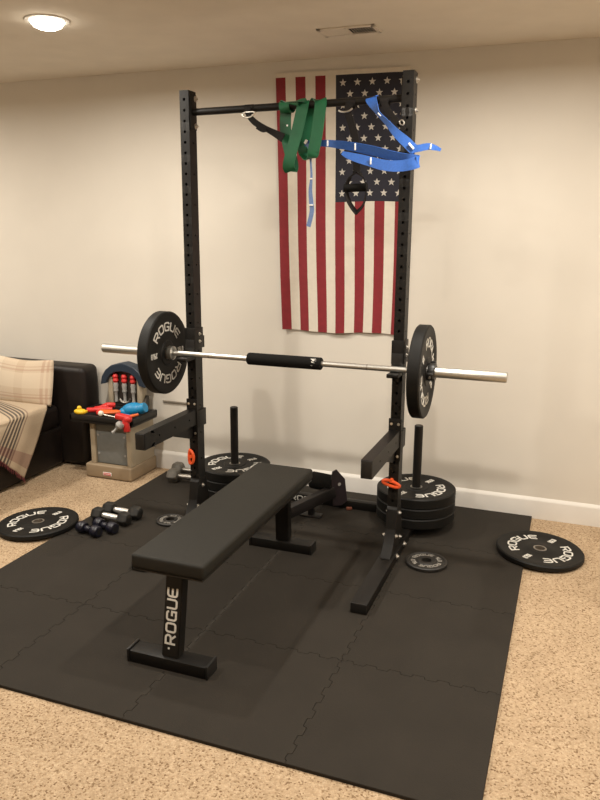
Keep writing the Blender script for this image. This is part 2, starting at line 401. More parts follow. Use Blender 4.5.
# ------------------------------------------------------------------ foam puzzle floor
T = .6096; mR, mB = 1.154, -.014
def seam(a, b_, sgn=1, n=13):
    a = Vector(a); b_ = Vector(b_); d = (b_-a); L = d.length; d /= L; nn = Vector((-d.y, d.x))*sgn
    out = [a]; p = L/n; A = .0075
    for k in range(n):
        s0 = k*p; o = A if k % 2 == 0 else -A
        if k == 0: out += [a+d*(s0+p*.30)]
        out += [a+d*(s0+p*(.06 if k else .42))+nn*o, a+d*(s0+p*.94 if k < n-1 else s0+p*.58)+nn*o]
    out += [b_-d*p*.30]
    return out            # excludes b_
rows = ['row against the flag wall', 'second row from the flag wall', 'third row from the flag wall', 'nearest row']
cols = ['leftmost tile', 'second tile from left', 'third tile from left', 'rightmost tile']
def tile(i, j):
    xa = mR-(4-i)*T; xb = xa+T; yb = mB-j*T; ya = yb-T
    poly = []
    def edge(p, q, wavy):
        p = Vector(p); q = Vector(q)
        if not wavy: return [p]
        # canonical direction so both neighbours share one curve
        if (p.x+p.y*1.7) < (q.x+q.y*1.7): return seam(p, q)
        s = seam(q, p)+[p]; s = s[::-1]; return s[:-1]
    poly += edge((xa, ya), (xb, ya), j < 3)
    poly += edge((xb, ya), (xb, yb), i < 3)
    poly += edge((xb, yb), (xa, yb), j > 0)
    poly += edge((xa, yb), (xa, ya), i > 0)
    def inset(P, d):
        out = []; n = len(P)
        for k in range(n):
            d1 = (P[k]-P[k-1]).normalized(); d2 = (P[(k+1) % n]-P[k]).normalized()
            n1 = Vector((-d1.y, d1.x)); n2 = Vector((-d2.y, d2.x)); m = (n1+n2)
            m = m.normalized() if m.length > 1e-4 else n1
            out.append(P[k]+m*(d/max(.5, m.dot(n1))))
        return out
    lo = inset(poly, .0004); hi = inset(poly, .0019)
    bm = BM(); r0 = [bm.verts.new((p.x, p.y, .0008)) for p in lo]; r1 = [bm.verts.new((p.x, p.y, MT-.002)) for p in lo]; r2 = [bm.verts.new((p.x, p.y, MT)) for p in hi]
    n = len(lo)
    for A, B in ((r0, r1), (r1, r2)):
        for k in range(n): bm.faces.new((A[k], A[(k+1) % n], B[(k+1) % n], B[k]))
    bm.faces.new(r2); bm.faces.new(r0[::-1])
    o = link('foam_floor_tile', bm, M['foam'], None, ((xa+xb)/2, (ya+yb)/2, 0), ang=25)
    tag(o, 'black interlocking foam floor tile, %s, %s' % (rows[j], cols[i]), 'floor tile', 'interlocking foam floor tiles')
for j in range(4):
    for i in range(4): tile(i, j)

# ------------------------------------------------------------------ perforated steel tube
def holed_face(bm, O, U, V, N, w, length, pitch, hr, start, depth=.022, holes=True):
    """a wall of a tube: origin O (corner), U across (w), V along (length), N outward; round holes along the centre line"""
    O, U, V, N = Vector(O), Vector(U), Vector(V), Vector(N)
    t = bmesh.new()
    P = lambda u, v, d=0: t.verts.new(O+U*u+V*v-N*d)
    if not holes:
        t.faces.new((P(0, 0), P(w, 0), P(w, length), P(0, length)))
    else:
        n = int((length-start-pitch*.5)/pitch)+1; y = start-pitch/2
        if y > 0: t.faces.new((P(0, 0), P(w, 0), P(w, y), P(0, y)))
        for k in range(n):
            c = (w/2, y+pitch/2); K = 12; ring = []; out = []
            for q in range(K):
                a = 2*PI*q/K+PI/K; ca, sa = math.cos(a), math.sin(a)
                ring.append((c[0]+hr*ca, c[1]+hr*sa))
                s = min(w/2/abs(ca) if abs(ca) > 1e-6 else 9, pitch/2/abs(sa) if abs(sa) > 1e-6 else 9)
                out.append((c[0]+s*ca, c[1]+s*sa))
            rv = [P(*p) for p in ring]; ov = [P(*p) for p in out]; iv = [P(*p, depth) for p in ring]
            cor = {}
            for q in range(K):
                q2 = (q+1) % K
                a, c2 = out[q], out[q2]
                ea = abs(abs(a[0]-w/2)-w/2) < 1e-6; ec = abs(abs(c2[0]-w/2)-w/2) < 1e-6
                if ea != ec:
                    cx = a[0] if ea else c2[0]; cy = c2[1] if ea else a[1]
                    t.faces.new((rv[q], ov[q], P(cx, cy), ov[q2], rv[q2]))
                else: t.faces.new((rv[q], ov[q], ov[q2], rv[q2]))
                t.faces.new((rv[q], rv[q2], iv[q2], iv[q]))
            t.faces.new(iv[::-1]); y += pitch
        t.faces.new((P(0, y), P(w, y), P(w, length), P(0, length)))
    merge(bm, t)
def holed_tube(bm, base, ex, ey, ez, wx, wy, L, pitch=.0508, hr=.0072, start=.06, hx=True, hy=True, capped=True):
    """tube along ez; wx across ex, wy across ey; base = centre of start face"""
    base, ex, ey, ez = Vector(base), Vector(ex), Vector(ey), Vector(ez)
    for s in (-1, 1):
        holed_face(bm, base+ey*s*wy/2-ex*wx/2, ex, ez, ey*s, wx, L, pitch, hr, start, .02, hy)
        holed_face(bm, base+ex*s*wx/2-ey*wy/2, ey, ez, ex*s, wy, L, pitch*3, hr*.8, start, .02, hx)
    if capped:
        for d, q in ((0, -1), (L, 1)):
            t = bmesh.new(); t.faces.new([t.verts.new(base+ez*d+ex*a*wx/2+ey*c*wy/2) for a, c in ((-1, -1), (1, -1), (1, 1), (-1, 1))]); merge(bm, t)
    bmesh.ops.remove_doubles(bm, verts=bm.verts, dist=1e-5)
    bmesh.ops.recalc_face_normals(bm, faces=bm.faces)

# ------------------------------------------------------------------ squat rack
RC = -.061; UX = .566; UYF, UYB = -.878, -.802; UYC = (UYF+UYB)/2; UZ = 2.336
X, Y, Z = Vector((1, 0, 0)), Vector((0, 1, 0)), Vector((0, 0, 1))
rack = thing('squat_rack', 'tall black steel squat rack with pull-up bar standing on the foam mat', 'squat rack', (RC, UYC, MT))
def bolt(p, d, parent, r=.0085, h=.007):
    b = BM(); p = Vector(p); d = Vector(d)
    cyl(b, p, p+d*.002, r*1.45, seg=20); cyl(b, p+d*.002, p+d*(.002+h), r, r*.92, seg=6)
    cyl(b, p+d*(.002+h), p+d*(.006+h), r*.55, seg=12)
    return link('bolt', b, M['zinc'], parent)
for s in (-1, 1):
    cx = RC+s*UX
    b = BM(); holed_tube(b, (cx, UYC, MT+.051), X, Y, Z, .0508, .076, UZ+(.022 if s > 0 else 0)-MT-.051, start=.0445+(.018 if s > 0 else 0))
    up = link('upright', b, M['powder'], rack)
    b = BM(); bx(b, cx-.0385, cx+.0385, -1.470, -.25, MT, MT+.050, .004); link('base_foot', b, M['powder'], rack)
    b = BM(); bx(b, cx-.0375, cx+.0375, -1.476, -1.4695, MT+.002, MT+.049, .002); link('end_cap', b, M['blackplastic'], rack)
    b = BM()
    prism(b, [(-1.005, MT+.05), (-1.0, .072), (-.945, .115), (-.905, .185), (-.890, .285), (UYF+.001, .300), (UYB-.001, .300), (-.785, .255), (-.760, .15), (-.70, .085), (-.665, MT+.05)], .054, frame((cx-.027, 0, 0), (0, 1, 0), (0, 0, 1)), .002)
    link('gusset', b, M['powder'], rack)
    for q in (-1, 1):
        for yy, zz in ((-.84, .255), (-.90, .15), (-.81, .112)): bolt((cx+q*.0272, yy, zz), (q, 0, 0), rack)
    for yy in (-.905, -.74): bolt((cx+s*.0385 - (0 if s > 0 else 0), yy, MT+.030), (s, 0, 0), rack, .011)
    # storage post at the back of the foot
    py = -.375; px_ = cx+(.020 if s > 0 else .006)
    b = BM(); cyl(b, (px_, py, MT+.05), (px_, py, .597), .0242, seg=32); cyl(b, (px_, py, .597), (px_, py, .601), .0242, .021, seg=32)
    link('storage_post', b, M['powder'], rack)
b = BM(); bx(b, RC-UX+.0385, RC+UX-.0385, -.301, -.251, MT, MT+.05, .003); cm = link('crossmember', b, M['powder'], rack)
b = BM(); hh = .030
write(b, 'ROGUE', lambda x, y, l: Vector((-.168+x*hh*1.15, -.3012-l, MT+.011+y*hh*.95)), .2, .001)
link('lettering', b, M['white'], cm)
PZ = 2.236
b = BM(); cyl(b, (RC-UX+.0254+.006, UYC, PZ), (RC+UX-.0254-.006, UYC, PZ+.012), .0175, seg=32); link('pull_up_bar', b, M['powder'], rack)
for s in (-1, 1):
    xi = RC+s*(UX-.0254); zq = PZ+(.014 if s > 0 else 0)
    b = BM(); bx(b, min(xi, xi-s*.006), max(xi, xi-s*.006), UYF+.004, UYB-.004, zq-.085, zq+.085, .002); link('bar_flange', b, M['powder'], rack)
    for dz in (-.065, .065):
        bolt((xi-s*.006, UYB-.018, zq+dz), (-s, 0, 0), rack, .010); bolt((RC+s*(UX+.0254), UYB-.018, zq+dz+.010), (s, 0, 0), rack, .010)

# J-cups
def jcup(s, label):
    cx = RC+s*UX; z = .987
    t = thing('j_cup', label, 'bar hook', (cx, UYF-.05, z), 'barbell hooks on the rack')
    b = BM()
    bx(b, cx-.030, cx+.030, UYF-.009, UYF-.001, z-.004, 1.150, .002)
    for q in (-1, 1): bx(b, cx+q*.0285-.0028, cx+q*.0285+.0028, UYF-.012, UYB+.006, 1.035, 1.148, .002)
    for q in (-1, 1): bx(b, cx+q*.0285-.0028, cx+q*.0285+.0028, UYB+.004, UYB+.020, 1.035, 1.10, .002)
    link('bracket', b, M['powder'], t)
    b = BM(); prism(b, [(UYF-.009, z-.004), (UYF-.108, z-.004), (UYF-.112, z+.004), (UYF-.110, z+.016), (UYF-.102, z+.016), (UYF-.099, z+.008), (UYF-.009, z+.008)], .056, frame((cx-.028, 0, 0), Y, Z), .002)
    link('hook', b, M['powder'], t)
    b = BM(); bx(b, cx-.027, cx+.027, UYF-.098, UYF-.0095, z+.0085, z+.0135, .001); bx(b, cx-.027, cx+.027, UYF-.0125, UYF-.0092, z+.014, z+.10, .001)
    link('liner', b, M['blackplastic'], t)
    for q in (.035, .075): bolt((cx+.0318, UYC, 1.04+q), (1, 0, 0), t, .006, .004)
jcup(-1, 'black steel hook holding the barbell on the left rack post')
jcup(1, 'black steel hook holding the barbell on the right rack post')

# safety arms
def arm(s, label):
    cx = RC+s*UX; zt, zb = .704, .620
    t = thing('safety_arm', label, 'safety arm', (cx, -1.1, zb), 'safety arms on the rack')
    b = BM(); holed_tube(b, (cx, UYF-.012, (zt+zb)/2), X, Z, Vector((0, -1, 0)), .0508, .084, 1.405-.890, start=.075, hx=True, hy=False)
    link('arm_tube', b, M['powder'], t)
    b = BM(); bx(b, cx-.0245, cx+.0245, -1.412, -1.4052, zb+.001, zt-.001, .003); link('end_cap', b, M['blackplastic'], t)
    b = BM()
    bx(b, cx-.032, cx+.032, UYF-.012, UYF-.002, .545, .762, .002)
    for q in (-1, 1): bx(b, cx+q*.0295-.003, cx+q*.0295+.003, UYF-.012, UYB+.016, .600, .695, .003)
    bx(b, cx-.0325, cx+.0325, UYB+.004, UYB+.016, .600, .695, .002)
    link('bracket', b, M['powder'], t)
    b = BM(); prism(b, [(UYF-.013, zb+.002), (-1.13, zb+.002), (-1.13, zb-.004), (-.93, .548), (UYF-.013, .548)], .010, frame((cx-.005, 0, 0), Y, Z), .001)
    link('gusset', b, M['powder'], t)
    for zz in (.735, .57):
        for q in (-.018, .018): bolt((cx+q, UYF-.012, zz), (0, -1, 0), t, .005, .003)
arm(-1, 'black steel safety arm jutting forward from the left rack post')
arm(1, 'black steel safety arm jutting forward from the right rack post')

# orange clips hanging on the uprights
def clip(label, pts, knob):
    t = thing('plastic_clip', label, 'clip', Vector(pts[0]), 'orange clips on the rack posts')
    b = BM(); P = smooth_path(list(pts)+[pts[0]], 6)[:-1]
    tube(b, P, .0085, 10, 1, True); link('loop', b, M['orange'], t)
    b = BM(); cyl(b, knob[0], knob[1], .011, .008, 16); link('pin', b, M['orange'], t)
cl, cr = RC-UX, RC+UX
clip('bright orange plastic clip hanging upright on the left rack post',
     [(cl-.020, UYF-.010, .470), (cl-.004, UYF-.012, .455), (cl+.003, UYF-.012, .430), (cl-.003, UYF-.012, .400), (cl-.018, UYF-.012, .392), (cl-.024, UYF-.012, .405), (cl-.026, UYF-.010, .440)],
     ((cl-.012, UYF-.001, .432), (cl-.012, UYF-.022, .432)))
clip('bright orange plastic clip lying crosswise on the right rack post',
     [(cr-.050, UYF-.012, .436), (cr-.030, UYF-.014, .441), (cr, UYF-.016, .437), (cr+.028, UYF-.014, .424), (cr+.034, UYF-.014, .415), (cr+.020, UYF-.016, .410), (cr-.020, UYF-.016, .416), (cr-.046, UYF-.014, .426)],
     ((cr-.008, UYF-.001, .440), (cr-.008, UYF-.024, .440)))

# ------------------------------------------------------------------ plates
def arc_word(bm, s, R, ang, hgt, z, adv=1.0):
    def fn(x, y, l):
        r = R+y*hgt; a = ang-x*hgt*adv/R
        return Vector((r*math.cos(a), r*math.sin(a), z+l))
    write(bm, s, fn, .20, .0011)
def plate_parts(root, R, th, marks, hub=True):
    root['_local'] = 1
    rim = R*.80; d = min(.006, th*.14)
    b = BM()
    lathe(b, [(.0265, d*1.3), (.060, d*1.3), (.064, d*.6), (rim-.012, d*.6), (rim, 0), (R-.006, 0), (R, .006), (R, th-.006), (R-.006, th),
               (rim, th), (rim-.012, th-d), (.070, th-d), (.064, th-.002), (.035, th-.002), (.035, th-.004), (.0265, th-.004)], 96, None, True)
    link('plate_body', b, M['rubber'], root, ang=30)
    if hub:
        b = BM(); lathe(b, [(.0258, .004), (.0258, th-.001), (.034, th-.001), (.034, th-.0042), (.0268, th-.0042), (.0268, .004)], 64, None, True); link('hub_ring', b, M['hub'], root)
    z = th-d+.0002; h = R*.182
    for a in (PI/2+.0, -PI/2):
        b = BM(); arc_word(b, 'ROGUE', R*.545, a, h, z, .98); link('lettering', b, M['white'], root)
    hm = R*.082
    for a in (0, PI):
        b = BM()
        def fn(x, y, l, a=a):
            px, py = R*.615+x*hm*.95, (y-.5)*hm*1.25
            return Vector((px*math.cos(a)-py*math.sin(a), px*math.sin(a)+py*math.cos(a), z+l))
        write(b, marks, fn, .30, .0011)
        link('weight_mark', b, M['white'], root)
def plate(label, th, marks, R=.225, group='bumper plates'):
    t = thing('bumper_plate', label, 'weight plate', (0, 0, 0), group); plate_parts(t, R, th, marks); return t
BXC, BY, BZ = -.066, -.92, 1.0155
PT = .0585; PR = .2225
pr = plate('black bumper plate loaded on the right end of the barbell', PT, '25LB', PR, 'black bumper plates')
pr.location = (.604, BY, BZ-.0015); pr.rotation_euler = (0, PI/2, 0)
# local z -> world x
def bar_rot(a): return (Matrix.Rotation(PI/2, 4, 'Y') @ Matrix.Rotation(a, 4, 'Z')).to_euler()
pr.rotation_euler = bar_rot(math.radians(55))
dup(pr, 'black bumper plate loaded on the left end of the barbell', (-.745-.055, BY, BZ-.0015), bar_rot(math.radians(90)))
def flat_plate(src, label, x, y, z, ang, tilt=(0, 0)):
    r = (Matrix.Rotation(tilt[1], 4, 'Y') @ Matrix.Rotation(tilt[0], 4, 'X') @ Matrix.Rotation(math.radians(ang), 4, 'Z')).to_euler()
    return dup(src, label, (x, y, z), r)
names = ['lowest', 'middle', 'topmost']
for k in range(3):
    flat_plate(pr, 'black bumper plate, %s of the three stacked on the right storage post' % names[k], cr+.020, -.375, MT+.0508+k*(PT+.0003), 67+ (0 if k == 2 else 40*k+20))
    flat_plate(pr, 'black bumper plate, %s of the three stacked on the left storage post behind the bench' % names[k], cl+.006, -.375, MT+.0508+k*(PT+.0003), 62+(0 if k == 2 else 50*k+35))
th2 = .030
pf = thing('bumper_plate', 'thin black bumper plate on the carpet by the wall, edge on the mat at right', 'weight plate', (0, 0, 0), 'black bumper plates')
plate_parts(pf, PR, th2, '10LB')
pf.location = (1.222, -.525, .0112); pf.rotation_euler = (Matrix.Rotation(math.radians(2.6), 4, 'Y') @ Matrix.Rotation(math.radians(66), 4, 'Z')).to_euler()
flat_plate(pf, 'thin black bumper plate on the carpet in front of the sofa, beside the dumbbells', -1.475, -1.185, .0085, 80, (0, math.radians(-2.0)))
# small change plates
def change(label, R, th, x, y, ang):
    t = thing('change_plate', label, 'weight plate', (0, 0, 0), 'small change plates'); t['_local'] = 1
    b = BM(); lathe(b, [(.0258, 0), (R-.003, 0), (R, .003), (R, th-.004), (R-.004, th), (R*.86, th), (R*.83, th-.003), (R*.46, th-.003), (R*.43, th), (.0258, th)], 72, None, True)
    link('plate_body', b, M['ironplate'], t)
    z = th-.0028
    for k, w in enumerate(('ROGUE', '5LB', 'ROGUE', '5LB')):
        b = BM(); arc_word(b, w, R*.56, PI/2+k*PI/2, R*.17, z, .95); link('weight_mark' if k % 2 else 'lettering', b, M['greylet'], t)
    t.location = (x, y, MT+.0003); t.rotation_euler = (0, 0, math.radians(ang)); return t
change('small iron change plate lying on the mat beside the right rack foot', .105, .020, .690, -.872, 30)
change('small iron change plate lying on the mat left of the bench pad', .082, .016, -.800, -.868, 100)

# ------------------------------------------------------------------ barbell
bar = thing('barbell', 'long chrome barbell resting across the hooks of the rack', 'barbell', (BXC, BY, BZ))
b = BM(); cyl(b, (BXC-.64, BY, BZ), (BXC+.64, BY, BZ), .0142, seg=32); link('shaft', b, M['steel'], bar)
for xx in (-.43, .43):
    b = BM(); cyl(b, (BXC+xx-.004, BY, BZ), (BXC+xx+.004, BY, BZ), .01445, seg=32); link('knurl_mark', b, M['hub'], bar)
for s in (-1, 1):
    b = BM(); X0 = BXC+s*.642
    rotm = Matrix.Translation((X0, BY, BZ)) @ (Matrix.Rotation(PI/2, 4, 'Y') if s > 0 else Matrix.Rotation(-PI/2, 4, 'Y'))
    lathe(b, [(.0143, 0), (.030, 0), (.037, .004), (.037, .026), (.033, .031), (.0252, .031), (.0252, .444), (.0235, .447), (.019, .447), (.019, .443), (0, .443)], 48, rotm)
    link('sleeve', b, M['steel'], bar)
# collar on the right sleeve
col = thing('barbell_collar', 'black clamp collar on the barbell outside the right plate', 'collar', (.69, BY, BZ))
b = BM(); cyx = .604+PT+.001
lathe(b, [(.0251, 0), (.041, 0), (.043, .003), (.043, .031), (.041, .034), (.0251, .034)], 40, Matrix.Translation((cyx, BY, BZ)) @ Matrix.Rotation(PI/2, 4, 'Y'), True)
link('ring', b, M['blackplastic'], col)
b = BM(); box(b, (cyx+.017, BY-.046, BZ-.012), (.030, .020, .034), Matrix.Rotation(.3, 4, 'X'), .004); link('lever', b, M['blackplastic'], col)
b = BM(); cyl(b, (cyx+.017, BY-.056, BZ-.016), (cyx+.017, BY-.060, BZ-.017), .006, seg=14); link('rivet', b, M['hub'], col)
b = BM(); box(b, (cyx+.018, BY+.02, BZ+.042), (.026, .022, .016), None, .004); link('lug', b, M['blackplastic'], col)
# pad
pad = thing('bar_pad', 'black foam pad wrapped around the middle of the barbell', 'bar pad', (-.072, BY, BZ))
b = BM(); rotm = Matrix.Translation((-.272, BY, BZ)) @ Matrix.Rotation(PI/2, 4, 'Y')
lathe(b, [(.0145, 0), (.026, 0), (.0305, .004), (.0315, .010), (.0315, .393), (.0305, .399), (.026, .403), (.0145, .403)], 40, rotm, True); link('foam_sleeve', b, M['padfoam'], pad)
b = BM()
def lf(px, pz):
    a = math.radians(200)+pz/.0318; return Vector((.092+px, BY+.0318*math.cos(a-.0), BZ-.0318*math.sin(a)))
pts = [(-.016, .018), (.014, .020), (.018, .006), (.004, .008), (.010, -.004), (-.004, -.002), (-.001, -.020), (-.010, -.018), (-.008, .002), (-.002, .010)]
t_ = bmesh.new(); t_.faces.new([t_.verts.new(lf(px, pz)) for px, pz in pts]); bmesh.ops.triangulate(t_, faces=t_.faces); merge(b, t_)
link('logo', b, M['white'], pad)

# ------------------------------------------------------------------ bench
bench = thing('weight_bench', 'flat black weight bench with white lettering on its front leg', 'bench', (-.072, -1.5, MT))
b = BM(); bx(b, -.228, .086, -2.118, -.905, .398, .458, .014, 4); link('pad', b, M['vinyl'], bench)
b = BM(); bx(b, -.222, .080, -2.112, -.911, .391, .3985, .002); link('pad_board', b, M['blackplastic'], bench)
b = BM(); bx(b, -.086, -.030, -1.99, -1.02, .318, .3905, .004); link('spine_tube', b, M['powder'], bench)
def leg(y0, y1, lettered):
    b = BM(); w = .036; dpt = .025
    vs = []
    for z, y in ((MT+.0505, y0), (.390, y1)):
        for sx, sy in ((-1, -1), (1, -1), (1, 1), (-1, 1)): vs.append(b.verts.new((-.058+sx*w, y+sy*dpt, z)))
    for f in ((0, 1, 5, 4), (1, 2, 6, 5), (2, 3, 7, 6), (3, 0, 4, 7), (3, 2, 1, 0), (4, 5, 6, 7)): b.faces.new([vs[k] for k in f])
    bmesh.ops.bevel(b, geom=b.edges[:], offset=.003, segments=2, affect='EDGES')
    l = link('leg', b, M['powder'], bench)
    if lettered:
        A = Vector((-.058, y0-dpt, MT+.0505)); D = Vector((0, y1-y0, .390-MT-.0505)).normalized(); N = Vector((0, -D.z, D.y))
        hh = .039; b = BM()
        write(b, 'ROGUE', lambda x, y, q: A+D*(.163+x*hh*.93)+Vector((-1, 0, 0))*((y-.5)*hh+.002)+N*(q+.0003), .21, .001)
        link('lettering', b, M['white'], l)
        b = BM(); p = A+D*.035+N*.0005; cyl(b, p+X*-.006, p+X*-.006+N*.001, .0045, seg=10); link('small_mark', b, M['white'], l)
leg(-2.112, -2.055, True); leg(-.958, -.975, False)
for yc in (-2.112, -.958):
    b = BM(); bx(b, -.232, .102, yc-.039, yc+.039, MT, MT+.050, .004); link('foot', b, M['powder'], bench)
    for s in (-1, 1):
        b = BM(); xe = -.065+s*.1675
        bx(b, min(xe, xe+s*.010), max(xe, xe+s*.010), yc-.041, yc+.041, MT, MT+.056, .003); link('end_cap', b, M['blackplastic'], bench)

# ------------------------------------------------------------------ steel attachment behind the bench
at = thing('rack_attachment', 'black steel tube attachment with hexagonal end plate and roller, behind the bench', 'attachment', (0, -.45, MT))
p0 = Vector((-.16, -.655, MT+.068)); p1 = Vector((.035, -.395, .150)); d = (p1-p0).normalized()
side = d.cross(Z).normalized(); upv = side.cross(d)
b = BM(); box(b, (p0+p1)/2, (.050, .066, (p1-p0).length), Matrix((side, upv, d)).transposed().to_4x4(), .004); link('tube', b, M['frole'], at)
b = BM(); hexp = [(-.030, .060), (-.055, .20), (-.040, .275), (-.012, .285), (.050, .215), (.070, .075), (.030, .052)]
mtx = Matrix.Translation((.052, -.375, 0)) @ Matrix.Rotation(math.radians(-38), 4, 'Z')
prism(b, [(y, z) for y, z in hexp], .010, mtx @ frame((0, 0, 0), Y, Z), .002); pl = link('end_plate', b, M['plum'], at)
b = BM(); c = mtx @ Vector((.0105, .008, .19)); n = (mtx.to_3x3() @ Vector((1, 0, 0))); cyl(b, c, c+n*.0015, .010, seg=20); link('hole_bushing', b, M['toygrey'], pl)
b = BM(); q0 = Vector((-.112, -.345, .185)); q1 = Vector((.040, -.385, .190)); cyl(b, q0, q1, .052, seg=36); 
cyl(b, q0-(q1-q0).normalized()*.006, q0, .044, .052, seg=36); link('roller', b, M['padfoam'], at)
b = BM(); bx(b, -.135, -.005, -.52, -.455, MT, MT+.012, .003); link('floor_plate', b, M['frole'], at)
b = BM(); box(b, (-.07, -.487, .068), (.03, .045, .12), None, .004); link('strut', b, M['frole'], at)
o = BM(); box(o, (.112, -.318, MT+.009), (.036, .022, .018), Matrix.Rotation(.4, 4, 'Z'), .005)
tag(link('plastic_piece', o, M['rust'], None, (.112, -.318, MT)), 'small rust-red plastic piece on the mat beside the hexagonal plate', 'plastic piece')

# ------------------------------------------------------------------ straps and bands on the pull-up bar
gb = thing('resistance_band', 'wide green rubber resistance band looped over the pull-up bar', 'resistance band', (.03, UYC, PZ))
r_ = .0215; yc = UYC
def over(xa, za, xb, zb, x0, x1, w, zbot, xbot):
    """band loop: front strand, over the bar, back strand, closed at the bottom"""
    F = yc-r_; Bk = yc+r_
    return [(xbot, yc-.004, zbot), (xbot-.003, F-.004, zbot+.035), (xa, F-.004, za), (x0, F, PZ+.002), (x0-.004, yc-r_*.7, PZ+r_*.72), ((x0+x1)/2, yc, PZ+r_),
            (x1, yc+r_*.7, PZ+r_*.72), (x1, Bk, PZ-.01), (xb, Bk, zb), (xbot+.0, Bk-.002, zbot+.035), (xbot, yc+.004, zbot)]
w = .058
b = BM()
ribbon(b, over(-.026, 2.13, -.104, 2.12, -.002, -.106, w*.95, 1.942, -.068), w, .004, 6, [(.97, 0, .2)]*4+[(1, 0, .1)]*4+[(1, 0, -.1)]*3); link('loop', b, M['green'], gb)
b = BM()
ribbon(b, [(.058, yc-.030, 2.030), (.074, yc-r_-.008, 2.11), (.086, yc-r_-.002, PZ-.02), (.086, yc-r_*.7, PZ+r_*.72), (.075, yc, PZ+r_+.002), (.05, yc+r_*.7, PZ+r_*.72), (.030, yc+r_, PZ-.02), (-.002, yc+r_, 2.10), (-.006, yc+.012, 2.035), (.008, yc-.006, 2.004), (.032, yc-.022, 1.996), (.052, yc-.030, 2.012), (.060, yc-.030, 2.040)],
       [w]*9+[w*.7, w*.75, w*.95, w], .004, 6, [(.97, 0, .2)]*5+[(1, 0, 0)]*3+[(.9, .4, .1)]+[(.55, .8, .2), (.6, .7, .3), (.85, .3, .35), (.97, 0, .2)]); link('loop', b, M['green'], gb)
b = BM(); box(b, (-.078, yc-r_-.006, 2.150), (.007, .004, .008), None, .001); link('tag', b, M['tagwhite'], gb)
# ring of band wrapped round the bar
b = BM(); ribbon(b, [(-.088+.012*math.cos(a*.5), yc+(r_+.002)*math.sin(a), PZ+(r_+.002)*math.cos(a)) for a in [k*PI/6 for k in range(13)]], .05, .004, 3, [(1, 0, 0)]*13); link('wrap', b, M['green'], gb)

bs = thing('stretch_strap', 'bright blue webbing stretch strap with white tags strung under the pull-up bar', 'strap', (.2, -.87, 2.05))
blue1 = [(.345, yc+.02, 2.225), (.340, yc+.014, PZ+.018), (.335, yc-.012, PZ+.021), (.333, -.866, 2.248), (.357, -.885, 2.210), (.379, -.895, 2.178), (.426, -.915, 2.134), (.471, -.93, 2.089), (.519, -.94, 2.049), (.566, -.945, 2.006)]
b = BM(); ribbon(b, blue1, [.05, .05, .052, .052, .036, .022, .026, .036, .044, .044], .003, 6,
    [(1, 0, 0), (1, 0, 0), (1, 0, .25), (1, 0, .35), (.8, -.3, .5), (.6, -.5, .6), (.6, -.3, .65), (.65, -.1, .7), (.68, 0, .7), (.7, 0, .6)])
link('webbing', b, M['blue'], bs)
b = BM(); ribbon(b, [(.545, -.946, 2.016), (.580, -.947, 2.020), (.620, -.946, 2.026), (.650, -.945, 2.020), (.676, -.944, 2.010)], [.034, .030, .028, .022, .012], .003, 6); link('end_tab', b, M['blue'], bs)
blue2 = [(.005, -.846, 2.068), (.08, -.850, 2.066), (.13, -.868, 2.062), (.191, -.880, 2.053), (.275, -.886, 2.038), (.365, -.895, 2.018), (.441, -.912, 1.998), (.502, -.932, 1.984), (.545, -.944, 1.976), (.572, -.950, 1.970), (.581, -.956, 1.965),
         (.574, -.963, 1.959), (.540, -.964, 1.950), (.480, -.950, 1.946), (.411, -.927, 1.955), (.350, -.908, 1.972), (.290, -.897, 1.988), (.235, -.890, 2.004), (.205, -.887, 2.016)]
b = BM(); ribbon(b, blue2, [.026, .028, .032, .036, .042, .044, .042, .040, .042, .044, .046, .050, .050, .050, .048, .044, .040, .030, .016], .003, 6, [(0, 0, 1)]*3+[(0, -.35, 1)]*5+[(0, 0, 1)]*5+[(0, .25, 1)]*6); link('webbing', b, M['blue'], bs)
tail = [(.012, -.852, 2.072), (.026, -.853, 2.050), (.034, -.850, 2.015), (.036, -.846, 1.975), (.040, -.846, 1.916), (.035, -.846, 1.850), (.040, -.846, 1.796), (.043, -.846, 1.749), (.026, -.846, 1.680)]
b = BM(); ribbon(b, tail, [.014, .014, .012, .009, .011, .018, .022, .022, .022], .003, 6, [(1, 0, .3), (.7, 0, .7), (.8, 0, .5)]+[(1, 0, 0)]*6); link('hanging_end', b, M['paleblue'], bs)
for c, ang, sz in (((.545, -.949, 2.030), -42, (.009, .004, .034)), ((.352, -.914, 1.974), 0, (.007, .004, .030)), ((.270, -.893, 2.040), 0, (.007, .004, .030)), ((.128, -.871, 2.062), 0, (.007, .004, .026)),
                   ((.632, -.950, 2.025), 10, (.006, .004, .022)), ((.014, -.857, 2.074), 35, (.012, .006, .020)), ((.0385, -.849, 1.905), 0, (.014, .004, .007)), ((.0405, -.849, 1.782), 0, (.02, .004, .007)), ((.384, -.906, 2.174), -45, (.005, .004, .02))):
    b = BM(); box(b, c, sz, Matrix.Rotation(math.radians(ang), 4, 'Y'), .0008); link('tag', b, M['tagwhite'], bs)

